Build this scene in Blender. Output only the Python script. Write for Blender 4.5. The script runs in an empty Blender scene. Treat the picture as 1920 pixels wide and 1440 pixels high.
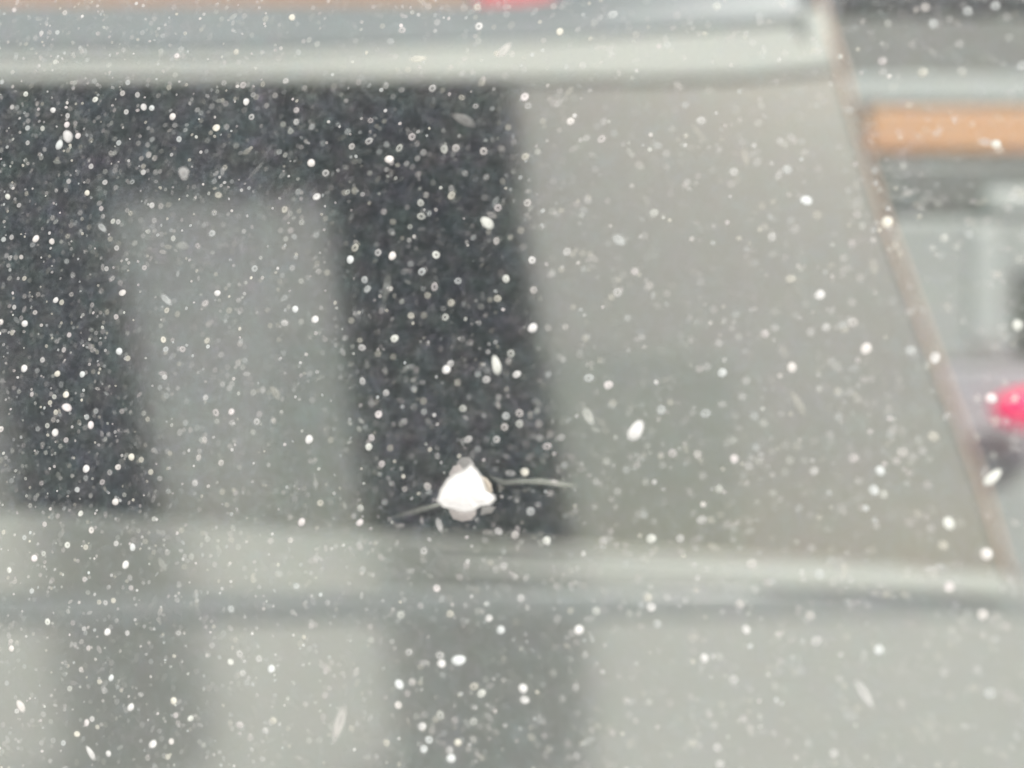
import bpy, bmesh, math, random
from mathutils import Vector, Matrix, Quaternion

random.seed(7)
scn = bpy.context.scene
COL = scn.collection
R = math.radians

# ------------------------------------------------------------------ camera
CAM = Vector((0.0, 0.0, 1.4))
PX = 0.146 / 0.15 / 1920.0            # metres per photo pixel at one metre
cam_d = bpy.data.cameras.new('camera')
cam = bpy.data.objects.new('camera', cam_d)
COL.objects.link(cam)
cam.location = CAM
cam.rotation_euler = (R(90), 0, 0)
cam_d.sensor_width = 36.0
cam_d.lens = 36.0 * 0.15 / 0.146
cam_d.clip_start = 0.005
cam_d.clip_end = 3000.0
cam_d.dof.use_dof = True
cam_d.dof.focus_distance = 0.167
cam_d.dof.aperture_fstop = 8.5
scn.camera = cam

# ------------------------------------------------------------------ sky and sun
SUN = Vector((0.28, -0.63, 0.715)).normalized()     # towards the sun
elev = math.asin(SUN.z)
world = bpy.data.worlds.new('World')
scn.world = world
world.use_nodes = True
wn = world.node_tree
wn.nodes.clear()
wo = wn.nodes.new('ShaderNodeOutputWorld')
wb = wn.nodes.new('ShaderNodeBackground')
sk = wn.nodes.new('ShaderNodeTexSky')
sk.sky_type = 'NISHITA'
sk.sun_disc = False
sk.sun_elevation = elev
sk.sun_rotation = math.atan2(SUN.x, SUN.y)
sk.air_density = 1.0
sk.dust_density = 2.5
sk.ozone_density = 1.0
wb.inputs['Strength'].default_value = 0.10
hs = wn.nodes.new('ShaderNodeHueSaturation')       # pale hazy sky
hs.inputs['Saturation'].default_value = 0.30
wn.links.new(sk.outputs['Color'], hs.inputs['Color'])
wn.links.new(hs.outputs['Color'], wb.inputs['Color'])
wn.links.new(wb.outputs['Background'], wo.inputs['Surface'])

sun_d = bpy.data.lights.new('sun', 'SUN')
sun_d.energy = 4.8
sun_d.angle = R(0.5)
sun_d.color = (1.0, 0.96, 0.90)
sun = bpy.data.objects.new('sun', sun_d)
COL.objects.link(sun)
sun.rotation_euler = SUN.to_track_quat('Z', 'Y').to_euler()
sun.location = SUN * 20

vs = scn.view_settings
vs.view_transform = 'Standard'
vs.look = 'None'
vs.exposure = -0.10
vs.gamma = 1.0
vs.use_curve_mapping = False
scn.cycles.transparent_max_bounces = 40
scn.cycles.max_bounces = 5
scn.cycles.diffuse_bounces = 2
scn.cycles.caustics_reflective = False
scn.cycles.caustics_refractive = False

# ------------------------------------------------------------------ helpers
def ray(px, py):
    return Vector(((px - 960) * PX, 1.0, -(py - 720) * PX))

def at(px, py, depth):
    return CAM + ray(px, py) * depth

def lin(r, g, b):
    f = lambda c: (c / 255 / 12.92) if c / 255 <= 0.04045 else ((c / 255 + 0.055) / 1.055) ** 2.4
    return (f(r), f(g), f(b), 1.0)

def interp(tab, x):
    if x <= tab[0][0]:
        a, b = tab[0], tab[1]
    elif x >= tab[-1][0]:
        a, b = tab[-2], tab[-1]
    else:
        for a, b in zip(tab, tab[1:]):
            if a[0] <= x <= b[0]:
                break
    t = (x - a[0]) / (b[0] - a[0])
    return a[1] + (b[1] - a[1]) * t

def thing(name, label, cat, loc=(0, 0, 0), group=None):
    o = bpy.data.objects.new(name, None)
    COL.objects.link(o)
    o.location = loc
    o.empty_display_size = 0.01
    o['label'] = label
    o['category'] = cat
    if group:
        o['group'] = group
    return o

def link(name, me, m, parent=None):
    o = bpy.data.objects.new(name, me)
    COL.objects.link(o)
    if m is not None and not me.materials:
        me.materials.append(m)
    if parent is not None:
        o.parent = parent
        o.matrix_parent_inverse = Matrix.Translation(parent.location).inverted()
    return o

def mesh(name, verts, faces, smooth=False):
    me = bpy.data.meshes.new(name)
    me.from_pydata([tuple(v) for v in verts], [], faces)
    me.update()
    if smooth:
        me.polygons.foreach_set('use_smooth', [True] * len(me.polygons))
    return me

def box_between(name, corners_front, depth_vec, m, parent, bevel=0.0):
    """prism: an outline and its copy pushed along depth_vec"""
    bm = bmesh.new()
    n = len(corners_front)
    a = [bm.verts.new(c) for c in corners_front]
    b = [bm.verts.new(c + depth_vec) for c in corners_front]
    bm.faces.new(a)
    bm.faces.new(b[::-1])
    for i in range(n):
        bm.faces.new((a[i], b[i], b[(i + 1) % n], a[(i + 1) % n]))
    bmesh.ops.recalc_face_normals(bm, faces=bm.faces)
    if bevel:
        bmesh.ops.bevel(bm, geom=bm.edges[:], offset=bevel, segments=3, affect='EDGES', profile=0.5)
    me = bpy.data.meshes.new(name)
    bm.to_mesh(me)
    bm.free()
    return link(name, me, m, parent)

# ------------------------------------------------------------------ materials
def new_mat(name):
    m = bpy.data.materials.new(name)
    m.use_nodes = True
    nt = m.node_tree
    nt.nodes.clear()
    out = nt.nodes.new('ShaderNodeOutputMaterial')
    return m, nt, out

def principled(name, color, rough=0.5, metal=0.0, coat=0.0, var=0.06, scale=6.0, bump=0.0, spec=0.5):
    m, nt, out = new_mat(name)
    p = nt.nodes.new('ShaderNodeBsdfPrincipled')
    p.inputs['Roughness'].default_value = rough
    p.inputs['Metallic'].default_value = metal
    p.inputs['Coat Weight'].default_value = coat
    p.inputs['Coat Roughness'].default_value = 0.04
    p.inputs['Specular IOR Level'].default_value = spec
    tc = nt.nodes.new('ShaderNodeTexCoord')
    no = nt.nodes.new('ShaderNodeTexNoise')
    no.inputs['Scale'].default_value = scale
    no.inputs['Detail'].default_value = 6
    nt.links.new(tc.outputs['Object'], no.inputs['Vector'])
    mx = nt.nodes.new('ShaderNodeMix')
    mx.data_type = 'RGBA'
    mx.inputs['A'].default_value = tuple(c * (1 - var) for c in color[:3]) + (1,)
    mx.inputs['B'].default_value = tuple(min(1, c * (1 + var)) for c in color[:3]) + (1,)
    nt.links.new(no.outputs['Fac'], mx.inputs['Factor'])
    nt.links.new(mx.outputs['Result'], p.inputs['Base Color'])
    if bump:
        bp = nt.nodes.new('ShaderNodeBump')
        bp.inputs['Strength'].default_value = bump
        nt.links.new(no.outputs['Fac'], bp.inputs['Height'])
        nt.links.new(bp.outputs['Normal'], p.inputs['Normal'])
    nt.links.new(p.outputs['BSDF'], out.inputs['Surface'])
    return m

def mirror_paint(name, base, refl, fac, rough=0.03, var=0.10, scale=2.0):
    """a glossy clear layer of strength fac over a diffuse base (tinted glass, polished paint)"""
    m, nt, out = new_mat(name)
    d = nt.nodes.new('ShaderNodeBsdfDiffuse')
    g = nt.nodes.new('ShaderNodeBsdfGlossy')
    g.inputs['Color'].default_value = refl
    g.inputs['Roughness'].default_value = rough
    tc = nt.nodes.new('ShaderNodeTexCoord')
    no = nt.nodes.new('ShaderNodeTexNoise')
    no.inputs['Scale'].default_value = scale
    no.inputs['Detail'].default_value = 5
    nt.links.new(tc.outputs['Object'], no.inputs['Vector'])
    mc = nt.nodes.new('ShaderNodeMix')
    mc.data_type = 'RGBA'
    mc.inputs['A'].default_value = tuple(c * (1 - var) for c in base[:3]) + (1,)
    mc.inputs['B'].default_value = tuple(c * (1 + var) for c in base[:3]) + (1,)
    nt.links.new(no.outputs['Fac'], mc.inputs['Factor'])
    nt.links.new(mc.outputs['Result'], d.inputs['Color'])
    mr = nt.nodes.new('ShaderNodeMapRange')
    mr.inputs['To Min'].default_value = fac * (1 - var)
    mr.inputs['To Max'].default_value = fac * (1 + var)
    nt.links.new(no.outputs['Fac'], mr.inputs['Value'])
    mx = nt.nodes.new('ShaderNodeMixShader')
    nt.links.new(mr.outputs['Result'], mx.inputs['Fac'])
    nt.links.new(d.outputs['BSDF'], mx.inputs[1])
    nt.links.new(g.outputs['BSDF'], mx.inputs[2])
    nt.links.new(mx.outputs['Shader'], out.inputs['Surface'])
    return m

M = {}
M['concrete'] = principled('concrete', (0.42, 0.415, 0.39), 0.9, var=0.25, scale=3.0)
M['paint'] = mirror_paint('silver_paint', (0.32, 0.33, 0.315), (0.98, 0.97, 0.94, 1), 0.47, 0.13)
M['rail'] = principled('pale_rail_paint', (0.42, 0.425, 0.40), 0.6, spec=0.2)
M['belt'] = mirror_paint('belt_paint', (0.34, 0.35, 0.325), (0.98, 0.97, 0.94, 1), 0.50, 0.15)
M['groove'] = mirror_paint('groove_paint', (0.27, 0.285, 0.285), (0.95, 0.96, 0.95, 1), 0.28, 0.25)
M['roof'] = mirror_paint('roof_paint', (0.22, 0.235, 0.24), (0.95, 0.97, 1.0, 1), 0.05, 0.40)
M['vwin'] = mirror_paint('tinted_window', (0.022, 0.028, 0.034), (1.0, 0.935, 0.81, 1), 0.48, 0.10)
M['brown'] = principled('brown_rubber', (0.64, 0.45, 0.36), 0.6)
M['dark'] = principled('dark_steel', (0.024, 0.029, 0.036), 0.7, var=0.3, scale=2.5)
M['timber'] = principled('brown_timber', (0.45, 0.29, 0.21), 0.7, var=0.15)
M['orange'] = principled('orange_paint', (0.56, 0.32, 0.18), 0.5, var=0.05)
M['grey_panel'] = principled('grey_panel', (0.20, 0.20, 0.19), 0.6)
M['white_panel'] = principled('white_panel', (0.40, 0.42, 0.41), 0.5)
M['pale_panel'] = principled('pale_panel', (0.33, 0.345, 0.335), 0.5, var=0.2, scale=4)
M['lilac'] = principled('pale_lilac_panel', (0.37, 0.37, 0.39), 0.5)
M['deep'] = principled('deep_grey_rubber', (0.055, 0.055, 0.058), 0.6)

def lamp_mat():
    m, nt, out = new_mat('red_lamp_lens')
    p = nt.nodes.new('ShaderNodeBsdfPrincipled')
    p.inputs['Base Color'].default_value = (0.85, 0.02, 0.10, 1)
    p.inputs['Roughness'].default_value = 0.25
    p.inputs['Emission Color'].default_value = (1.0, 0.05, 0.22, 1)
    p.inputs['Emission Strength'].default_value = 0.55
    nt.links.new(p.outputs['BSDF'], out.inputs['Surface'])
    return m
M['lamp'] = lamp_mat()

def glass_mat():
    m, nt, out = new_mat('windscreen_glass')
    t = nt.nodes.new('ShaderNodeBsdfTransparent')
    t.inputs['Color'].default_value = (0.955, 0.975, 0.965, 1)
    d = nt.nodes.new('ShaderNodeBsdfDiffuse')
    d.inputs['Color'].default_value = (0.58, 0.63, 0.66, 1)
    tc = nt.nodes.new('ShaderNodeTexCoord')
    n1 = nt.nodes.new('ShaderNodeTexNoise')
    n1.inputs['Scale'].default_value = 28.0
    n1.inputs['Detail'].default_value = 5
    n2 = nt.nodes.new('ShaderNodeTexNoise')
    n2.inputs['Scale'].default_value = 420.0
    n2.inputs['Detail'].default_value = 3
    nt.links.new(tc.outputs['Object'], n1.inputs['Vector'])
    nt.links.new(tc.outputs['Object'], n2.inputs['Vector'])
    r1 = nt.nodes.new('ShaderNodeMapRange')
    r1.inputs['From Min'].default_value = 0.3
    r1.inputs['From Max'].default_value = 0.7
    r1.inputs['To Min'].default_value = 0.058
    r1.inputs['To Max'].default_value = 0.105
    nt.links.new(n1.outputs['Fac'], r1.inputs['Value'])
    r2 = nt.nodes.new('ShaderNodeMapRange')
    r2.inputs['From Min'].default_value = 0.35
    r2.inputs['From Max'].default_value = 0.75
    r2.inputs['To Min'].default_value = 0.75
    r2.inputs['To Max'].default_value = 1.7
    nt.links.new(n2.outputs['Fac'], r2.inputs['Value'])
    mu = nt.nodes.new('ShaderNodeMath')
    mu.operation = 'MULTIPLY'
    nt.links.new(r1.outputs['Result'], mu.inputs[0])
    nt.links.new(r2.outputs['Result'], mu.inputs[1])
    n3 = nt.nodes.new('ShaderNodeTexNoise')
    n3.inputs['Scale'].default_value = 1150.0
    n3.inputs['Detail'].default_value = 2
    nt.links.new(tc.outputs['Object'], n3.inputs['Vector'])
    r3 = nt.nodes.new('ShaderNodeMapRange')
    r3.inputs['From Min'].default_value = 0.3
    r3.inputs['From Max'].default_value = 0.75
    r3.inputs['To Min'].default_value = 0.62
    r3.inputs['To Max'].default_value = 1.55
    nt.links.new(n3.outputs['Fac'], r3.inputs['Value'])
    mu2 = nt.nodes.new('ShaderNodeMath')
    mu2.operation = 'MULTIPLY'
    nt.links.new(mu.outputs['Value'], mu2.inputs[0])
    nt.links.new(r3.outputs['Result'], mu2.inputs[1])
    mu = mu2
    n4 = nt.nodes.new('ShaderNodeTexNoise')
    n4.inputs['Scale'].default_value = 260.0
    n4.inputs['Detail'].default_value = 3
    nt.links.new(tc.outputs['Object'], n4.inputs['Vector'])
    mt = nt.nodes.new('ShaderNodeMix')
    mt.data_type = 'RGBA'
    mt.blend_type = 'OVERLAY'
    mt.inputs['Factor'].default_value = 0.28
    mt.inputs['A'].default_value = (0.52, 0.565, 0.605, 1)
    nt.links.new(n4.outputs['Color'], mt.inputs['B'])
    nt.links.new(mt.outputs['Result'], d.inputs['Color'])
    mx = nt.nodes.new('ShaderNodeMixShader')
    nt.links.new(mu.outputs['Value'], mx.inputs['Fac'])
    nt.links.new(t.outputs['BSDF'], mx.inputs[1])
    nt.links.new(d.outputs['BSDF'], mx.inputs[2])
    g = nt.nodes.new('ShaderNodeBsdfGlossy')
    g.inputs['Roughness'].default_value = 0.0
    m2 = nt.nodes.new('ShaderNodeMixShader')
    m2.inputs['Fac'].default_value = 0.02
    nt.links.new(mx.outputs['Shader'], m2.inputs[1])
    nt.links.new(g.outputs['BSDF'], m2.inputs[2])
    nt.links.new(m2.outputs['Shader'], out.inputs['Surface'])
    return m
M['glass'] = glass_mat()

def clear_mat():
    m, nt, out = new_mat('windscreen_glass_inner_face')
    t = nt.nodes.new('ShaderNodeBsdfTransparent')
    t.inputs['Color'].default_value = (0.955, 0.975, 0.965, 1)
    g = nt.nodes.new('ShaderNodeBsdfGlossy')
    g.inputs['Roughness'].default_value = 0.0
    mx = nt.nodes.new('ShaderNodeMixShader')
    mx.inputs['Fac'].default_value = 0.02
    nt.links.new(t.outputs['BSDF'], mx.inputs[1])
    nt.links.new(g.outputs['BSDF'], mx.inputs[2])
    nt.links.new(mx.outputs['Shader'], out.inputs['Surface'])
    return m
M['clear'] = clear_mat()

def deposit_mat(name, per_object):
    """dried mineral deposit: white scatter as thick as the 'fade' layer says"""
    m, nt, out = new_mat(name)
    at_ = nt.nodes.new('ShaderNodeAttribute')
    at_.attribute_name = 'fade'
    t = nt.nodes.new('ShaderNodeBsdfTransparent')
    d = nt.nodes.new('ShaderNodeBsdfDiffuse')
    mx = nt.nodes.new('ShaderNodeMixShader')
    if per_object:
        oi = nt.nodes.new('ShaderNodeObjectInfo')
        mu = nt.nodes.new('ShaderNodeMath')
        mu.operation = 'MULTIPLY'
        nt.links.new(at_.outputs['Fac'], mu.inputs[0])
        nt.links.new(oi.outputs['Alpha'], mu.inputs[1])
        nt.links.new(mu.outputs['Value'], mx.inputs['Fac'])
        nt.links.new(oi.outputs['Color'], d.inputs['Color'])
    else:
        a2 = nt.nodes.new('ShaderNodeAttribute')
        a2.attribute_name = 'tint'
        nt.links.new(at_.outputs['Fac'], mx.inputs['Fac'])
        nt.links.new(a2.outputs['Color'], d.inputs['Color'])
    nt.links.new(t.outputs['BSDF'], mx.inputs[1])
    nt.links.new(d.outputs['BSDF'], mx.inputs[2])
    nt.links.new(mx.outputs['Shader'], out.inputs['Surface'])
    return m
M['deposit'] = deposit_mat('dried_water_deposit', True)
M['dust'] = deposit_mat('dust_film_grains', False)
M['chip'] = principled('crushed_glass_white', (0.97, 0.97, 0.97), 0.35, var=0.02, scale=300)
M['chip_grey'] = principled('fractured_glass_grey', (0.30, 0.30, 0.295), 0.3, var=0.25, scale=500)
M['chip_tan'] = principled('fractured_glass_tan', (0.52, 0.47, 0.40), 0.3, var=0.2, scale=500)
M['chip_pink'] = principled('fractured_glass_pink', (0.46, 0.435, 0.425), 0.3, var=0.2, scale=500)

# ------------------------------------------------------------------ ground
g = link('ground', mesh('ground', [(-400, -400, 0), (400, -400, 0), (400, 400, 0), (-400, 400, 0)], [(0, 1, 2, 3)]), M['concrete'])
g['kind'] = 'structure'

# ------------------------------------------------------------------ silver van behind the glass
VD = 1.65
van = thing('silver_van', 'silver grey van with a large tinted window, blurred behind the dusty glass', 'van', (-0.6, 2.3, 0))

RAIL_BOT = [(-1600, 150), (1240, 150), (1400, 146), (1560, 130), (1590, 126)]
RAIL_TOP = [(-1600, 112), (400, 106), (1000, 84), (1500, 52), (1590, 46)]
ROOF_TOP = [(-1600, 12), (860, 11), (1000, 7), (1060, -6), (1120, -30), (1300, -60), (1590, -80)]
BELT = [(-1600, 900), (0, 955), (700, 998), (1000, 1017), (1560, 1050), (1890, 1076), (2300, 1105)]
RIDGE = [(-1600, 1120), (0, 1110), (700, 1104), (1000, 1104), (1560, 1108), (1890, 1116), (2300, 1126)]
GROOVE = [(-1600, 1215), (0, 1200), (700, 1190), (1560, 1178), (1890, 1172), (2300, 1168)]

def edge_x(py):                      # the slanted front edge of the van, at VD
    return interp([(-120, 1505), (0, 1535), (100, 1566), (400, 1652), (700, 1762), (900, 1836), (1075, 1888), (1200, 1925)], py)

def loft(name, rows, m, stations, smooth=True, thick=0.004, back=0.0):
    """rows: list of (py table or function of px, offset towards the camera in m)"""
    verts, faces = [], []
    for px in stations:
        for f, d in rows:
            py = f(px)
            dd = d(px) if callable(d) else d
            verts.append(at(px, py, VD - dd - back))
    k = len(rows)
    for i in range(len(stations) - 1):
        for j in range(k - 1):
            a = i * k + j
            faces.append((a, a + 1, a + k + 1, a + k))
    o = link(name, mesh(name, verts, faces, smooth), m, van)
    md = o.modifiers.new('thickness', 'SOLIDIFY')
    md.thickness = thick
    md.offset = 0
    return o

def mixrow(t0, t1, f):
    return lambda px: interp(t0, px) * (1 - f) + interp(t1, px) * f

top_st = [-1600 + i * (1565 + 1600) / 60 for i in range(61)]
low_st = [-1600 + i * (2150 + 1600) / 70 for i in range(71)]
# roof: rises from the rail and rolls inwards
loft('roof', [(lambda px: interp(ROOF_TOP, px) + 90, -1.3)] +
     [(mixrow(ROOF_TOP, RAIL_TOP, f), d) for f, d in ((0, -0.06), (0.1, -0.045), (0.35, -0.027), (0.7, -0.012), (1.0, 0.0))], M['roof'], top_st, back=-0.108)
# drip rail: rounded bar, upper face turned to the sky
loft('drip_rail', [(mixrow(RAIL_TOP, RAIL_BOT, f), d) for f, d in
     ((-0.05, 0.001), (0.12, 0.008), (0.3, 0.017), (0.5, 0.025), (0.72, 0.033), (0.9, 0.039), (0.97, 0.039), (1.0, 0.030), (1.01, -0.03))], M['rail'], top_st, back=-0.108)
# belt moulding, groove and lower panel
loft('belt_moulding', [(mixrow(BELT, RIDGE, f), d) for f, d in
     ((0.0, -0.03), (0.015, 0.006), (0.09, 0.022), (0.6, 0.0225), (1.0, 0.023), (1.06, 0.019))], M['belt'], low_st, smooth=False)
highlight_st = [820 + i * (1886 - 820) / 24 for i in range(25)]
def highlight_row(f):
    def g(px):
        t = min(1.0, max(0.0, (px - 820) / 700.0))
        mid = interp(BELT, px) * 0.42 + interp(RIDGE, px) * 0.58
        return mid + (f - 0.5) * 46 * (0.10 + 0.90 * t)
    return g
loft('belt_highlight', [(highlight_row(f), d) for f, d in ((0.0, 0.021), (0.3, 0.025), (0.7, 0.030), (0.95, 0.031), (1.0, 0.024))], M['rail'], highlight_st)  # added pale strip, paints a highlight on the belt ridge, widening rightwards
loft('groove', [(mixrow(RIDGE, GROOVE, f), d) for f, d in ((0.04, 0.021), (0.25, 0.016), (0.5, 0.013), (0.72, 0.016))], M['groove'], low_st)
loft('lower_panel', [(mixrow(RIDGE, GROOVE, f), d) for f, d in ((0.70, 0.015), (1.0, 0.015))] +
     [((lambda q: (lambda px: interp(GROOVE, px) + q))(q), 0.015 + d) for q, d in ((60, 0), (160, 0), (300, 0), (500, 0), (800, 0), (1000, -0.02))], M['paint'], low_st, smooth=False)
# window pane, set back behind rail and belt
WP = 0.022
TILT = R(6.5)                                      # the window leans in at the top
WN = Vector((0, -math.cos(TILT), math.sin(TILT)))
WPT = at(960, 700, VD) + Vector((0, WP, 0))
def on_window(px, py):
    r = ray(px, py)
    return CAM + r * ((WPT - CAM).dot(WN) / r.dot(WN))
pts = []
for py in (120, 250, 400, 550, 700, 850, 1000, 1095):
    pts.append((edge_x(py) - 4, py))
outline = [(-1500, 120)] + pts + [(1560, 1075), (1000, 1040), (0, 985), (-1500, 935)]
wv = [on_window(px, py) for px, py in outline]
box_between('window', wv, Vector((0, 0.006, 0)), M['vwin'], van)
# slanted front edge trim
tv, tf = [], []
ys = [-30 + i * 1120 / 24 for i in range(25)]
sec = [(-6, 0.0), (-4, 0.006), (0, 0.009), (4, 0.006), (6, 0.0), (0, -0.02)]
for py in ys:
    for dx, dd in sec:
        w = on_window(edge_x(py) + 3 + dx, py)
        tv.append(CAM + (w - CAM) * (1 - dd / VD))
for i in range(len(ys) - 1):
    for j in range(6):
        a, b = i * 6 + j, i * 6 + (j + 1) % 6
        tf.append((a, b, b + 6, a + 6))
tf.append(tuple(range(5, -1, -1)))
tf.append(tuple(range(24 * 6, 24 * 6 + 6)))
link('front_edge_trim', mesh('front_edge_trim', tv, tf, True), M['brown'], van)
# front end cap of the rail
cap = [at(px, py, VD + 0.08) for px, py in ((1505, 20), (1535, 8), (1556, 30), (1566, 90), (1570, 128), (1520, 132))]
box_between('rail_end_cap', cap, Vector((0, 0.045, 0)), principled('pale_cap', (0.58, 0.59, 0.56), 0.5, spec=0.3), van, 0.008)
# the front of the van falling away behind the slanted edge (seen only from the side)
nose = [on_window(edge_x(py) - 6, py) + Vector((0, 0.012, 0)) for py in (-60, 300, 700, 1075)]
nv = nose + [v + Vector((-0.25, 1.5, 0)) for v in nose]
link('front_panel', mesh('front_panel', nv, [(i, i + 1, i + 5, i + 4) for i in range(3)]), M['grey_panel'], van)

# ------------------------------------------------------------------ things above and behind the van
B1 = 3.9
beam = box_between('timber_beam', [at(-900, -60, B1), at(882, -60, B1), at(882, 60, B1), at(-900, 60, B1)], Vector((0, 0.12, 0)), M['timber'], None, 0.01)
beam['label'] = 'brown beam showing as a thin strip along the top edge of the picture'
beam['category'] = 'beam'
sign = box_between('red_sign', [at(888, -60, B1), at(1046, -60, B1), at(1040, 40, B1), at(894, 40, B1)], Vector((0, 0.05, 0)), principled('red_paint', (0.80, 0.16, 0.17), 0.5), None, 0.02)
sign['label'] = 'red board peeking over the van roof at the top edge'
sign['category'] = 'sign'

# ------------------------------------------------------------------ lorry beyond the slanted edge
LD = 2.6
lorry = thing('parked_lorry', 'blurred grey lorry with an orange stripe and red lamp beyond the van', 'lorry', (2.3, LD + 0.6, 0))
def panel(name, rect, m, proud=0.0, thick=0.05, bevel=0.012):
    x0, y0, x1, y1 = rect
    c = [at(x0, y0, LD), at(x1, y0, LD), at(x1, y1, LD), at(x0, y1, LD)]
    c = [v + Vector((0, -proud, 0)) for v in c]
    return box_between(name, c, Vector((0, thick + proud, 0)), m, lorry, bevel)
panel('side_panel', (1380, -300, 2900, 1780), M['grey_panel'], 0.0, 1.2, 0.03)
panel('roof_gutter', (1385, -260, 2890, 28), M['deep'], 0.012)
panel('upper_band', (1388, 142, 2890, 200), M['white_panel'], 0.012)
panel('orange_stripe', (1625, 203, 2890, 288), M['orange'], 0.014)
panel('side_window', (1640, 306, 2890, 402), principled('lorry_window', (0.17, 0.175, 0.165), 0.3), 0.015)
panel('door_panel', (1660, 408, 2890, 688), M['pale_panel'], 0.02, bevel=0.02)
panel('mirror_head', (1832, 352, 1950, 412), M['white_panel'], 0.035, bevel=0.028)
panel('mirror_arm', (1806, 425, 1868, 655), M['white_panel'], 0.03, bevel=0.018)
panel('sill_panel', (1700, 874, 2890, 1080), M['pale_panel'], 0.02, bevel=0.02)
panel('door_pillar', (1893, 505, 2100, 668), principled('dark_green_trim', (0.10, 0.11, 0.095), 0.6), 0.03)
panel('lamp_housing', (1740, 686, 2120, 876), M['lilac'], 0.025, bevel=0.015)
panel('lower_bumper', (1870, 1085, 2890, 1190), M['deep'], 0.05)
lc = at(1908, 766, LD - 0.07)
bm = bmesh.new()
bmesh.ops.create_uvsphere(bm, u_segments=24, v_segments=12, radius=1.0)
bmesh.ops.scale(bm, vec=(0.095, 0.05, 0.048), verts=bm.verts)
bmesh.ops.translate(bm, vec=lc + Vector((0, -0.07, 0)), verts=bm.verts)
me = bpy.data.meshes.new('tail_lamp')
bm.to_mesh(me); bm.free()
me.polygons.foreach_set('use_smooth', [True] * len(me.polygons))
link('tail_lamp', me, M['lamp'], lorry)

# ------------------------------------------------------------------ dark frame behind the camera, mirrored in the van's window
YR = -0.50                                         # where it really stands
def mir(v):
    return v - WN * (2 * (v - WPT).dot(WN))
def mir_dir(d):
    return d - WN * (2 * d.dot(WN))
def behind(px, py):
    """the point of the plane y = YR that the window mirrors at this line of sight"""
    h = on_window(px, py)
    d = mir_dir((h - CAM).normalized())
    return h + d * ((YR - h.y) / d.y)
gantry = thing('dark_frame', 'dark frame with two broad posts mirrored in the van window and paint', 'frame', (-1.0, YR, 0))
def slab(name, q, ground=False):
    c = [behind(px, py) for px, py in q]
    if ground:                                     # carry both edges on down to the ground
        g = [Vector(((px - 960) * PX * (2 * VD - YR), YR, 0.0)) for px in ground]
        c = c[:3] + g + c[3:]
    return box_between(name, c, Vector((0, -0.22, 0)), M['dark'], gantry, 0.02)
slab('post', [(-80, 340), (180, 340), (290, 985), (36, 985)], (385, 130))
slab('post', [(606, 340), (972, 340), (1078, 1010), (684, 1010)], (1115, 745))
slab('crossbeam', [(-900, 135), (960, 135), (985, 337), (-900, 337)])

# ------------------------------------------------------------------ windscreen
SX, SZ = -0.22, 0.12                               # slope of the pane: left side and top lean away
P0 = Vector((0, 0.15, 1.4))
N = Vector((SX, -1.0, SZ)).normalized()            # outward, towards the camera
U = Vector((1, SX, 0)).normalized()
V = U.cross(N).normalized()
if V.z < 0:
    V = -V
U = V.cross(N).normalized()
if U.x < 0:
    U = -U

def on_pane(px, py, lift=0.0):
    r = ray(px, py)
    t = (P0 - CAM).dot(N) / r.dot(N)
    return CAM + r * t + N * lift

def pane_scale(px, py):                            # metres per photo pixel on the pane
    r = ray(px, py)
    return PX * (P0 - CAM).dot(N) / r.dot(N)

screen = thing('windscreen', 'dusty clear windscreen with a white stone chip', 'windscreen', P0)
W2, H2, RC = 0.72, 0.46, 0.09
ol = []
for cx, cz, a0 in ((W2 - RC, H2 - RC, 0), (-W2 + RC, H2 - RC, 90), (-W2 + RC, -H2 + RC, 180), (W2 - RC, -H2 + RC, 270)):
    for k in range(7):
        a = R(a0 + 15 * k)
        ol.append((cx + RC * math.cos(a), cz + RC * math.sin(a)))
verts = [P0 + U * a + V * b for a, b in ol]
pane = box_between('glass_pane', verts, -N * 0.005, M['glass'], screen)
pane.data.materials.append(M['clear'])
for f in pane.data.polygons:                       # dust lies on the outer face only
    f.material_index = 0 if f.normal.dot(N) > 0.9 else 1

# ------------------------------------------------------------------ stone chip (parts of the windscreen)
def chip_piece(name, outline, m, h, parent, rough=0.25, rings=3, lift=0.00003, seed=1):
    rnd = random.Random(seed)
    cx = sum(p[0] for p in outline) / len(outline)
    cy = sum(p[1] for p in outline) / len(outline)
    # refine outline with a little jag
    pts = []
    n = len(outline)
    for i in range(n):
        a, b = outline[i], outline[(i + 1) % n]
        pts.append(a)
        pts.append(((a[0] + b[0]) / 2 + rnd.uniform(-1, 1), (a[1] + b[1]) / 2 + rnd.uniform(-1, 1)))
    n = len(pts)
    verts, faces = [], []
    for r in range(rings):
        f = 1 - r / rings
        hh = h * (1 - f * f)
        for (x, y) in pts:
            j = 1 + (rnd.uniform(-rough, rough) if r else 0) * 0.4
            verts.append(on_pane(cx + (x - cx) * f * j, cy + (y - cy) * f * j, lift + hh * (1 + (rnd.uniform(-rough, rough) if r else 0))))
    verts.append(on_pane(cx, cy, lift + h))
    for r in range(rings - 1):
        for i in range(n):
            a, b = r * n + i, r * n + (i + 1) % n
            faces.append((a, a + n, b + n, b))
    o = (rings - 1) * n
    for i in range(n):
        faces.append((o + i, rings * n, o + (i + 1) % n))
    return link(name, mesh(name, verts, faces), m, parent)

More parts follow.
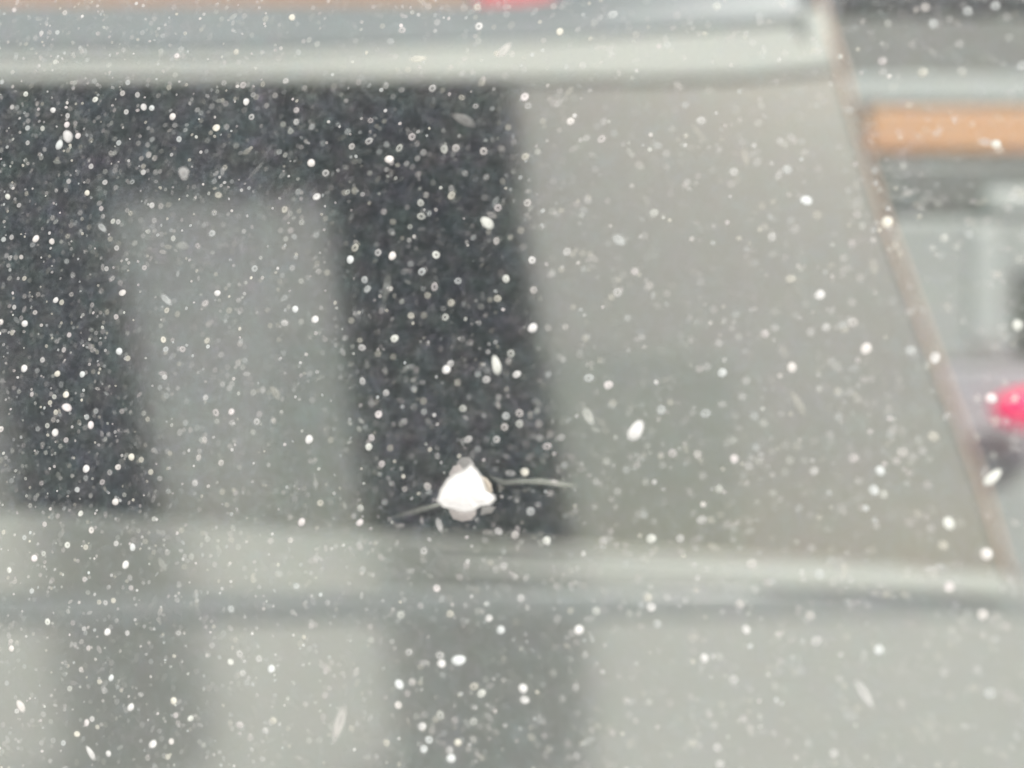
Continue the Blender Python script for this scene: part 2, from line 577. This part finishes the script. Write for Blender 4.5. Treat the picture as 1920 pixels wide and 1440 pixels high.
CHIP = [(883, 872), (895, 883), (903, 897), (911, 921), (925, 928), (928, 936), (917, 946), (902, 947), (888, 955), (870, 958), (849, 952), (833, 950), (822, 938), (829, 918), (840, 901), (854, 890), (871, 883)]
crater = chip_piece('stone_chip', CHIP,
                   M['chip'], 0.00030, screen, rough=0.08, seed=3, lift=0.00016)
crater['label'] = 'white crushed glass pit of the stone chip'
chip_piece('fracture_facet', [(856, 868), (866, 858), (880, 858), (889, 868), (886, 884), (862, 886)], M['chip_grey'], 0.0001, crater, seed=4)
chip_piece('fracture_facet', [(842, 888), (850, 874), (862, 869), (871, 876), (868, 892), (846, 897)], M['chip_pink'], 0.00014, crater, seed=5, lift=0.00005)
chip_piece('fracture_facet', [(898, 890), (912, 896), (922, 908), (924, 922), (910, 928)], M['chip_tan'], 0.00012, crater, seed=6)
chip_piece('fracture_facet', [(838, 948), (860, 952), (893, 950), (892, 966), (884, 975), (866, 978), (850, 973)], M['chip_pink'], 0.00014, crater, seed=7)
chip_piece('fracture_facet', [(903, 951), (918, 949), (931, 951), (922, 962), (902, 966)], M['chip_grey'], 0.0001, crater, seed=8)

def soft_rim(name, outline, width, strength, col, parent, lift):
    """crushed powder round the pit, thinning outwards"""
    n = len(outline)
    cx = sum(p[0] for p in outline) / n
    cy = sum(p[1] for p in outline) / n
    rings = ((-3, strength), (width * 0.3, strength * 0.65), (width * 0.65, strength * 0.25), (width, 0.0))
    verts, fade, faces = [], [], []
    pts = []
    for i in range(n):
        a, b = outline[i], outline[(i + 1) % n]
        pts += [a, ((a[0] + b[0]) / 2, (a[1] + b[1]) / 2)]
    n = len(pts)
    for off, f in rings:
        for (x, y) in pts:
            d = Vector((x - cx, y - cy)); L = d.length; d /= L
            w = off * (random.uniform(0.7, 1.3) if off > 0 else 1)
            verts.append(on_pane(x + d.x * w, y + d.y * w, lift))
            fade.append(f * random.uniform(0.8, 1))
    for r in range(3):
        for i in range(n):
            a, b = r * n + i, r * n + (i + 1) % n
            faces.append((a, a + n, b + n, b))
    me = mesh(name, verts, faces, True)
    me.attributes.new('fade', 'FLOAT', 'POINT').data.foreach_set('value', fade)
    o = link(name, me, M['deposit'], parent)
    o.color = col
    return o
soft_rim('powder_rim', CHIP, 6, 0.85, (0.95, 0.95, 0.94, 1.0), crater, 0.00020)

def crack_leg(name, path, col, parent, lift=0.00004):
    """path of (px, py, half-width px, strength): a low tapering ridge in the glass, or a strip of painted shade"""
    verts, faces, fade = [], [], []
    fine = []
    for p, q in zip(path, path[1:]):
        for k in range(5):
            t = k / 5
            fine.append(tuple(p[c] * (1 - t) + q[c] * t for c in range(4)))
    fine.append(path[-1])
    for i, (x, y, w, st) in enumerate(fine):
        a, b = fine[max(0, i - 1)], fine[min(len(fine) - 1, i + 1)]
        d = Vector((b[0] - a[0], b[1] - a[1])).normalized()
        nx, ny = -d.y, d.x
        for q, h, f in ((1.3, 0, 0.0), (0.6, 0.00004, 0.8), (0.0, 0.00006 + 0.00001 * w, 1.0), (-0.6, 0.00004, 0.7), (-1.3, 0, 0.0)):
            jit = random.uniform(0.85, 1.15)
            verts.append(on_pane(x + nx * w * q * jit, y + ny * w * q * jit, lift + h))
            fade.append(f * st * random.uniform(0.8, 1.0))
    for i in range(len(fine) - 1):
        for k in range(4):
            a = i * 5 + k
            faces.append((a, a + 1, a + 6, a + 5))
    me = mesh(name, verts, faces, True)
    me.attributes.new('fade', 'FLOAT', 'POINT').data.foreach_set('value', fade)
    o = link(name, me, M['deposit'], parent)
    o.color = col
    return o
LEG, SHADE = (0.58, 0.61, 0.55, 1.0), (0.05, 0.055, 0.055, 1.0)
crack_leg('crack_leg', [(916, 893, 4, 0.12), (946, 905, 5, 0.32), (978, 902, 5.5, 0.45), (1012, 902.5, 6, 0.58), (1050, 907.5, 5.5, 0.62), (1070, 910, 4.5, 0.45), (1088, 912, 2.5, 0.0)], LEG, crater)
crack_leg('crack_leg', [(826, 945, 4, 0.6), (808, 950, 4.5, 0.4), (775, 960, 5, 0.24), (750, 967, 4, 0.14), (730, 973, 3, 0.0)], LEG, crater)
crack_leg('crack_shadow', [(922, 912, 6, 0.3), (950, 914, 6, 0.2), (1005, 913, 5, 0.28), (1045, 918, 4, 0.2), (1070, 921, 3, 0.0)], SHADE, crater, 0.00002)  # dark strips painted as shade beside the cracks and the chip
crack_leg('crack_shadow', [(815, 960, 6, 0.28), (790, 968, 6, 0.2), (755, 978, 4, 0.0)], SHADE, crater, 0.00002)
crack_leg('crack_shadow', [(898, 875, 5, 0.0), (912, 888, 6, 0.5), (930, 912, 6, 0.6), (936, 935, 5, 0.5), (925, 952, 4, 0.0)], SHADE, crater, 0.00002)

# ------------------------------------------------------------------ dried water spots on the glass
SPOTS = """
27,19,2 122,24,2 78,62,2 108,61,2 93,61,1 332,105,3 443,98,2 548,33,3 498,36,1 152,91,1 137,102,1 104,116,2 248,70,0 305,67,1 232,94,1 302,96,1 340,92,1 580,75,1 595,83,1
4,154,2 240,155,2 317,164,1 456,160,2 475,178,1 516,179,1 493,158,1 536,152,2 571,165,1 49,177,3 179,187,3 230,175,2 258,178,2 462,191,3 70,194,1 23,201,2 100,207,3 127,217,2 126,234,3 270,201,3 285,203,3 237,210,2 324,219,3 328,235,1 406,240,4 425,238,1 472,220,2 500,198,1 377,212,1 556,207,2 556,229,2 531,233,1 545,246,1 147,255,3 112,271,3 80,241,2 52,240,2 52,268,2 53,227,1 223,268,2 208,287,1 215,287,1 336,261,2 277,272,1 171,312,2 269,312,1 265,297,1 269,323,2 290,297,1 292,323,1 584,306,4 611,325,2 524,285,1 422,314,1 129,340,2 197,342,2 164,362,3 248,341,1 124,357,1 15,369,3 50,363,1 217,352,1 402,340,1 410,366,2 36,385,2 190,391,2 285,385,2 594,369,3 534,393,2 402,399,1 212,415,2 222,416,2 245,400,1 398,438,2 278,434,1 325,447,2 371,461,1 68,448,4 98,453,3 22,445,2 127,443,1 7,449,2 545,432,1 566,417,1 536,448,1 610,410,0 253,456,1 219,465,2 593,441,1
754,57,2 820,42,1 898,50,3 895,14,2 948,13,1 1050,60,3 1149,28,2 1038,12,1 724,161,1 811,166,2 984,182,3 866,183,1 892,199,1 1070,228,3 1132,228,1 1128,261,2 1152,250,0 985,294,2 953,239,1 964,266,0 652,247,1 692,265,2 730,299,4 749,278,2 773,257,2 660,275,2 711,285,0 833,280,2 855,278,2 907,284,2 794,286,1 783,297,1 872,325,1 912,332,1 695,226,1 799,366,1 847,367,2 789,381,2 790,406,2 720,397,1 737,416,1 934,390,2 989,381,2 931,452,2 977,432,1 666,465,2 709,474,2 736,480,4 818,478,3 1063,472,2 1226,400,2 1139,377,0
1344,12,2 1328,48,0 1411,80,1 1735,14,2 1750,45,2 1814,22,2 1866,12,2 1888,32,1 1654,115,2 1665,44,1 1730,136,2 1285,197,1 1315,227,2 1422,231,1 1329,170,0 1483,258,1 1376,323,2 1476,318,2 1508,286,1 1512,376,4 1663,417,4 1447,445,2 1770,447,2 1617,424,1 1591,357,0 1867,271,3 1848,267,1 1593,207,1 1640,320,1 1449,411,0 1916,124,2 1656,135,1
30,483,1 40,482,2 125,490,1 46,522,2 18,522,1 200,504,2 211,522,1 271,502,2 230,549,3 72,552,1 134,552,1 105,563,3 116,567,2 27,576,2 66,586,2 173,572,1 47,607,4 2,604,3 23,624,2 201,585,1 218,594,2 408,550,3 385,569,2 448,563,1 478,504,2 554,580,3 591,599,4 534,606,2 565,603,1 565,527,1 313,582,2 333,589,1 425,594,0 130,628,2 107,640,1 120,656,2 224,659,4 240,672,2 307,637,3 311,655,2 343,655,2 389,639,2 46,691,4 80,675,2 108,701,3 155,702,3 70,695,1 309,707,2 60,739,2 36,734,1 124,740,4 102,744,2 94,755,2 105,773,2 163,782,2 180,771,1 229,771,1 171,797,4 89,798,2 104,811,4 2,805,3 124,825,2 386,746,2 435,720,1 405,774,2 434,772,3 407,790,1 348,793,1 435,793,1 482,791,2 580,824,4 620,825,1 384,825,2 373,858,2 319,850,1 247,857,4 265,862,2 162,879,4 222,876,3 206,886,1 283,885,2 300,897,1 415,868,2 366,906,2 192,904,2 145,918,2 217,941,4 78,906,1 417,922,1 442,924,1 316,921,1 601,943,2 80,833,1 270,775,1 277,786,1 57,948,1
657,487,3 684,525,2 689,542,2 770,495,1 791,510,2 815,538,2 802,554,1 859,527,2 949,523,3 998,488,3 1001,544,2 933,560,2 902,575,0 846,568,2 835,595,2 771,592,2 740,635,3 999,615,4 1190,509,2 1158,549,2 1033,515,1 1098,634,1 1060,613,1 1028,615,1 958,663,2 969,702,3 837,693,4 845,682,2 912,712,2 858,717,1 896,702,1 709,663,1 679,652,2 675,638,1 680,715,2 724,737,2 935,745,1 868,766,2 758,790,1 710,777,3 795,772,1 794,752,1 949,780,2 974,775,2 974,795,2 946,801,2 1007,770,1 878,824,2 931,824,2 1026,837,2 1012,821,1 1053,820,1 896,842,1 692,838,3 697,821,2 716,870,2 802,912,2 804,922,1 984,885,3 1141,722,3 1104,709,2 1028,702,1 1138,866,1 1261,850,2 1240,768,2 1210,904,1 1031,925,1 676,953,2 995,959,2 820,855,1 732,840,1 1158,921,1
1482,523,2 1537,553,3 1624,654,4 1707,657,2 1753,671,3 1599,605,2 1549,614,2 1453,615,1 1434,626,2 1380,590,1 1348,643,1 1485,689,3 1354,699,3 1312,692,1 1399,714,1 1569,685,1 1620,712,1 1571,734,1 1593,737,0 1572,781,1 1323,775,2 1556,815,1 1669,814,1 1750,819,2 1308,852,2 1377,860,3 1422,864,1 1600,859,2 1526,883,2 1650,883,3 1692,848,2 1730,845,1 1638,919,3 1656,927,2 1739,909,1 1348,917,2 1858,747,4 1903,747,2 1907,610,3 1375,825,1
152,963,3 7,998,2 84,983,2 172,994,3 46,1008,2 161,1026,2 127,1022,3 218,1019,2 249,1026,3 236,1059,4 65,1047,4 82,1038,2 18,1069,3 60,1108,2 159,1086,2 186,1129,2 198,1130,2 213,1126,2 165,1111,1 204,1101,1 244,1083,1 246,1102,2 335,1187,2 90,1166,3 202,1185,4 239,1187,2 158,1179,2 153,1203,1 166,1215,2 152,1255,2 209,1271,3 187,1278,2 195,1295,1 22,1216,3 20,1202,2 131,1291,2 32,1333,2 246,1326,4 326,1314,4 330,1341,2 358,1347,3 163,1355,3 183,1363,2 173,1348,2 145,1376,3 119,1393,2 287,1395,4 322,1390,3 315,1419,2 277,1421,1 204,1413,3 382,1397,1 78,1393,1 450,1226,2 433,1241,3 486,1235,2 509,1254,4 456,1262,2 463,1280,1 398,1210,1 556,1099,2 437,989,1 434,1012,1 508,1014,1 545,1013,2 566,979,3 289,973,2 615,1130,1 434,1142,2 403,1058,1 513,1351,2 450,1359,2 498,1370,2 573,1320,1 612,1257,1
675,980,3 935,996,2 966,1003,2 1025,1014,3 1221,1010,3 1275,1010,2 795,1033,2 945,1062,2 920,1055,1 819,1103,3 875,1060,1 986,1084,1 977,1122,2 844,1151,2 917,1159,3 939,1181,3 1086,1181,4 752,1153,2 1215,1120,2 1221,1138,3 1070,1145,1 1118,1146,2 1232,1170,2 767,1223,2 825,1229,2 828,1244,4 830,1265,1 749,1283,4 773,1279,2 764,1300,1 747,1322,3 889,1287,2 903,1300,3 981,1291,4 984,1312,3 911,1274,0 1055,1310,1 1080,1288,1 826,1341,2 853,1350,1 888,1353,2 792,1362,3 810,1370,1 805,1387,3 795,1404,3 859,1392,3 888,1385,1 843,1407,2 846,1422,4 725,1393,2 694,1175,1 696,1200,1 1202,1175,0 1175,1313,1 878,1404,1
1316,975,2 1333,975,1 1643,985,1 1779,981,4 1768,1022,2 1849,1039,4 1780,1100,3 1842,1152,3 1409,1058,2 1536,1077,2 1583,1076,1 1440,1092,1 1387,1133,2 1519,1155,2 1399,1180,3 1321,1234,3 1349,1231,1 1530,1202,2 1648,1218,3 1375,1275,2 1770,1260,1 1856,1300,2 1345,1402,2 1563,1412,2 1697,1114,1 1350,1433,2
"""
# (x, y, half-length px, half-width px, angle from the x axis in deg, level, label)
MARKS = [
    (931, 685, 16, 9, 75, 3, 'upright oval white water mark high above the chip on the dark column'),
    (1192, 808, 18, 13, 120, 4, 'large oval white water mark on pale glass up and right of the chip'),
    (637, 1355, 30, 10, 108, 2, 'long curved pale streak on the pale lower panel, below and left of the chip'),
    (1620, 1300, 26, 9, 60, 2, 'slanting pale streak on the lower panel toward the right'),
    (945, 95, 17, 8, 130, 2, 'small bent pale smear just above the top rail'),
    (784, 111, 16, 6, 175, 2, 'flat horizontal pale smear lying along the top rail'),
    (128, 256, 12, 9, 50, 3, 'big pinkish white double spot in the upper left dark corner'),
    (112, 272, 9, 7, 100, 3, 'blunt white clot just under the big pinkish double spot, upper left'),
    (345, 325, 13, 10, 40, 2, 'fuzzy grey clump hanging under the dark crossbar'),
    (914, 418, 14, 9, 35, 3, 'slanted oval ring mark near the right border of the dark column, upper half'),
    (1160, 450, 13, 9, 45, 2, 'soft slanted oval mark on pale glass right of the upper dark column'),
    (1397, 294, 16, 7, 80, 1, 'thin upright faint mark on the upper pale window'),
    (126, 764, 10, 7, 10, 4, 'short wide white dash on the left dark column'),
    (312, 562, 14, 6, 45, 2, 'thin slanted fleck on the pale patch beside the left dark column'),
    (517, 737, 15, 7, 45, 1, 'faint slanted smear in the pale patch between the dark columns'),
    (1638, 500, 14, 8, 85, 1, 'faint upright smear close to the slanted brown edge'),
    (1497, 757, 24, 7, 58, 1, 'faint slanted streak in the middle of the pale right window'),
    (1860, 896, 18, 10, 135, 4, 'bright cream two-lobed spot on the slanted edge below the red lamp'),
    (1103, 780, 17, 9, 65, 2, 'soft cream oval smear right of the dark column, up from the chip'),
    (305, 1058, 13, 6, 55, 1, 'thin slanted fleck on the belt moulding above the left dim streak'),
    (40, 1324, 12, 7, 45, 3, 'cream slanted double fleck near the lower left corner'),
    (171, 1412, 13, 6, 50, 3, 'white slanted dash close to the bottom edge on the left'),
    (860, 1238, 13, 9, 160, 4, 'wide pinkish white blot on the dim streak below the chip'),
    (824, 984, 13, 6, 75, 2, 'white drip mark just below the chip on its left'),
    (464, 284, 11, 5, 140, 1, 'short grey fleck on the lower side of the dark crossbar'),
    (192, 427, 11, 6, 45, 2, 'slanted pale fleck at the right border of the left dark column, upper half'),
    (343, 461, 13, 7, 0, 1, 'faint wide smudge near the top of the light patch between dark columns'),
    (1103, 1390, 16, 6, 150, 1, 'faint slanted smudge near the bottom edge, right of the lower dim streak'),
    (1040, 905, 9, 5, 10, 2, 'tiny pale mark lying on the crack right of the chip'),
    (480, 320, 20, 4, 130, 0, 'very faint hair-like smear under the dark crossbar'),
    (1310, 250, 22, 5, 50, 0, 'very faint long smear in the upper pale window'),
    (870, 225, 24, 9, 25, 1, 'faint bluish smear at the top of the broad dark column'),
    (725, 540, 26, 8, 100, 0, 'dim upright smear inside the broad dark column at mid height'),
]
NSEG = 14
PROF = [  # (radius, height, fade) from the middle outwards
    [(0.0, 0.06, 0.62), (0.32, 0.10, 0.72), (0.66, 0.14, 1.0), (0.88, 0.08, 0.7), (1.25, 0.0, 0.0)],
    [(0.0, 0.16, 1.0), (0.40, 0.15, 1.0), (0.70, 0.11, 1.0), (0.90, 0.06, 0.7), (1.25, 0.0, 0.0)],
    [(0.0, 0.03, 0.30), (0.30, 0.07, 0.45), (0.62, 0.14, 1.0), (0.86, 0.09, 0.75), (1.25, 0.0, 0.0)],
    [(0.0, 0.10, 0.75), (0.35, 0.12, 0.85), (0.66, 0.12, 0.95), (0.90, 0.05, 0.55), (1.28, 0.0, 0.0)],
]
def spot_mesh(name, prof, wob, seed):
    rnd = random.Random(seed)
    ph = [rnd.uniform(0, 6.28) for _ in range(3)]
    verts, fade, faces = [(0, 0, prof[0][1])], [prof[0][2]], []
    for (r, h, f) in prof[1:]:
        for k in range(NSEG):
            a = 2 * math.pi * k / NSEG
            rr = r * (1 + wob * (math.sin(2 * a + ph[0]) + 0.6 * math.sin(3 * a + ph[1])))
            ff = f * (1 + 0.18 * math.sin(a + ph[2]))
            verts.append((rr * math.cos(a), rr * math.sin(a), h))
            fade.append(min(1.0, ff))
    for k in range(NSEG):
        faces.append((0, 1 + k, 1 + (k + 1) % NSEG))
    for i in range(len(prof) - 2):
        for k in range(NSEG):
            a, b = 1 + i * NSEG + k, 1 + i * NSEG + (k + 1) % NSEG
            faces.append((a, a + NSEG, b + NSEG, b))
    me = mesh(name, verts, faces, True)
    at_ = me.attributes.new('fade', 'FLOAT', 'POINT')
    at_.data.foreach_set('value', fade)
    me.materials.append(M['deposit'])
    return me
SPOT_ME = [[spot_mesh('water_spot', PROF[p], w, 10 * p + s) for s, w in enumerate((0.02, 0.04, 0.06, 0.10))] for p in range(4)]
ALPHA = {4: 1.0, 3: 0.92, 2: 0.55, 1: 0.28, 0: 0.15}
BASIS = Matrix((U, V, N)).transposed()

def tint(level):
    b = {4: 0.97, 3: 0.93, 2: 0.86, 1: 0.80, 0: 0.8}[level]
    t = random.choice(((1, 1, 1), (1, 1, 1), (1.0, 0.97, 0.95), (0.97, 1.0, 0.95), (1.0, 0.95, 0.96), (1.0, 0.98, 0.88), (0.94, 0.99, 1.0)))
    return tuple(min(0.98, b * c) for c in t)

def base_r(px):
    return 5.4 + 3.6 * max(0, min(1, px / 1920))

def belt_y(px):
    return interp(BELT, px)

def region(px, py):
    if px > edge_x(min(py, 1200)) - 5:
        if py < 200: return 'in the dark upper right corner'
        if py < 320: return 'on the orange stripe'
        if py < 720: return 'beyond the slanted edge, above the red lamp'
        if py < 830: return 'on the red lamp'
        return 'beyond the slanted edge, below the red lamp'
    if py < 152:
        if px < 620: return 'on the roof and rail strip, left part'
        if px < 1000: return 'on the roof and rail strip, middle part'
        return 'on the roof and rail strip, right part'
    third = lambda a, b, y: ('upper', 'middle', 'lower')[max(0, min(2, int(3 * (y - a) / (b - a))))]
    if py > belt_y(px):
        v = third(980, 1440, py)
        if px < 100: return v + ' part of the pale panel in the lower left corner'
        if px < 375: return v + ' part of the left dim streak under the belt'
        if px < 720: return v + ' part of the pale panel between the dim streaks'
        if px < 1090: return v + ' part of the dim streak under the chip'
        if px < 1500: return v + ' part of the pale panel right of the dim streak'
        return v + ' part of the pale panel in the lower right corner'
    if py < 335 and px < 620:
        return 'dark crossbar, ' + ('left end' if px < 200 else 'middle' if px < 420 else 'right end')
    v = third(335, 1000, py)
    s = (py - 400) / 600
    if px < 205 + 85 * s: return v + ' part of the left dark column'
    if px < 625 + 70 * s: return v + ' part of the light patch between dark columns'
    if px < 975 + 110 * s:
        return ('top' if py < 335 else v) + ' part of the broad dark column above the chip' if py < 880 else 'broad dark column beside the chip'
    if px < 1300: return ('top' if py < 335 else v) + ' part of the pale window, beside broad dark column'
    return ('top' if py < 335 else v) + ' part of the pale window, near the slanted edge'

LOOK = {4: 'large brilliant spot', 3: 'bright white spot', 2: 'pale grey spot', 1: 'dim grey spot', 0: 'faint grey spot'}
ORD = ['first', 'second', 'third', 'fourth', 'fifth', 'sixth', 'seventh', 'eighth', 'ninth', 'tenth', 'eleventh', 'twelfth', 'thirteenth', 'fourteenth', 'fifteenth', 'sixteenth']
spots = []
for tok in SPOTS.split():
    x, y, l = tok.split(',')
    spots.append((float(x), float(y), int(l)))
spots.sort(key=lambda s: (-s[2], -base_r(s[0])))
n_ind = 300 - len(MARKS)
kin = {}
for s_ in spots[:n_ind]:
    kin.setdefault((s_[2], region(s_[0], s_[1])), []).append(s_)
def spot_label(s_):
    reg = region(s_[0], s_[1])
    same = sorted(kin[(s_[2], reg)])
    txt = reg.replace('the ', '')
    if len(same) == 1:
        return LOOK[s_[2]] + ', ' + txt
    k = same.index(s_)
    where = 'rightmost' if k == len(same) - 1 else 'leftmost' if k == 0 else ORD[k] + ' from left'
    return LOOK[s_[2]] + ', ' + where + ', ' + txt
lift = 0.00006
def place(px, py, hl, hw, ang, level, me, label, group):
    o = bpy.data.objects.new('water_spot', me)
    COL.objects.link(o)
    s = pane_scale(px, py)
    rot = Matrix.Rotation(-R(ang), 3, 'Z')
    o.matrix_world = Matrix.Translation(on_pane(px, py, lift + random.uniform(0, 0.00004))) @ (BASIS @ rot @ Matrix.Diagonal((hl * s, hw * s, 0.7 * hw * s))).to_4x4()
    o.color = tint(level) + (ALPHA[level] * random.uniform(0.88, 1.0),)
    o['label'] = label
    o['category'] = 'water spot'
    if group:
        o['group'] = group
    return o
for (px, py, hl, hw, ang, level, label) in MARKS:
    o = place(px, py, hl, hw, ang, level, SPOT_ME[1 if level > 2 else 3][random.choice((2, 3))], label, None)
    o.name = 'water_mark'
    o['category'] = 'water mark'
for (px, py, level) in spots[:n_ind]:
    rad = base_r(px) * {4: 1.12, 3: 0.98, 2: 1.0, 1: 0.95, 0: 0.95}[level] * random.uniform(0.92, 1.08)
    p = 1 if level == 4 else random.choice((1, 1, 3, 0)) if level == 3 else random.choice((0, 2, 3, 3))
    if 640 < px < 1300 and level < 4 and random.random() < 0.6:
        p = random.choice((0, 2))
    el = random.choice((1.0, 1.0, 1.05, 1.15))
    reg = region(px, py)
    place(px, py, rad * el, rad / el ** 0.5, random.uniform(0, 180), level, SPOT_ME[p][random.choice((0, 0, 1, 1, 2))], spot_label((px, py, level)), LOOK[level] + 's, ' + reg)

# ------------------------------------------------------------------ the rest: fine dust nobody could count, one object
verts, faces, fade, tints = [], [], [], []
def grain(px, py, rx, ry, ang, f, col):
    c = on_pane(px, py, 0.00003 + random.uniform(0, 0.00002))
    s = pane_scale(px, py)
    i0 = len(verts)
    seg = 9
    ca, sa = math.cos(ang), math.sin(ang)
    verts.append(c + N * 0.00001); fade.append(f * random.uniform(0.55, 1.0))
    for r, ff in ((0.7, 1.0), (1.2, 0.0)):
        for k in range(seg):
            a = 2 * math.pi * k / seg
            x, y = rx * r * math.cos(a), ry * r * math.sin(a)
            verts.append(c + U * ((x * ca - y * sa) * s) + V * ((x * sa + y * ca) * s))
            fade.append(f * ff)
    for k in range(seg):
        k2 = (k + 1) % seg
        faces.append((i0, i0 + 1 + k, i0 + 1 + k2))
        faces.append((i0 + 1 + k, i0 + 1 + seg + k, i0 + 1 + seg + k2, i0 + 1 + k2))
    tints.extend([col] * (1 + 2 * seg))
for (px, py, level) in spots[n_ind:]:
    r = base_r(px) * random.uniform(0.9, 1.05)
    grain(px, py, r, r * random.uniform(0.85, 1), random.uniform(0, 6.28), ALPHA[level] * random.uniform(0.8, 1.15), tint(level))
n = 0
while n < 6800:
    px, py = random.uniform(-300, 2220), random.uniform(-250, 1690)
    dens = 1.0 - 0.45 * max(0, min(1, px / 1500))
    if random.random() > dens:
        continue
    n += 1
    k = random.random()
    r = base_r(px) * random.uniform(0.6, 1.05)
    f = 0.03 + 0.27 * k ** 3.0
    e = random.choice((1, 1, 1, 1, 1, 1.1, 1.15, 1.5))
    grain(px, py, r * e, r / e ** 0.5, random.uniform(0, 6.28), f, tint(random.choice((1, 2))))
    if random.random() < 0.3:      # clumps
        for _ in range(random.choice((1, 2, 3))):
            grain(px + random.gauss(0, 14), py + random.gauss(0, 14), r * random.uniform(0.5, 1), r * random.uniform(0.5, 1), random.uniform(0, 6.28), f * random.uniform(0.5, 1.2), tint(1))
n = 0
while n < 2100:                     # small hard grains, thickest towards the left
    px, py = random.uniform(-250, 1700), random.uniform(-200, 1600)
    if random.random() > max(0.16, 1.0 - px / 1000):
        continue
    n += 1
    r = base_r(px) * random.uniform(0.34, 0.68)
    grain(px, py, r, r * random.uniform(0.75, 1), random.uniform(0, 6.28), random.uniform(0.18, 0.4) + 0.5 * random.random() ** 4, tint(random.choice((1, 2, 3))))
me = mesh('fine_dust', verts, faces, True)
a1 = me.attributes.new('fade', 'FLOAT', 'POINT')
a1.data.foreach_set('value', fade)
a2 = me.color_attributes.new('tint', 'FLOAT_COLOR', 'POINT')
a2.data.foreach_set('color', [c for t in tints for c in (t[0], t[1], t[2], 1.0)])
dust = link('fine_dust', me, M['dust'])
dust['kind'] = 'stuff'
dust['label'] = 'fine pale dust speckling the whole windscreen'
dust['category'] = 'dust'
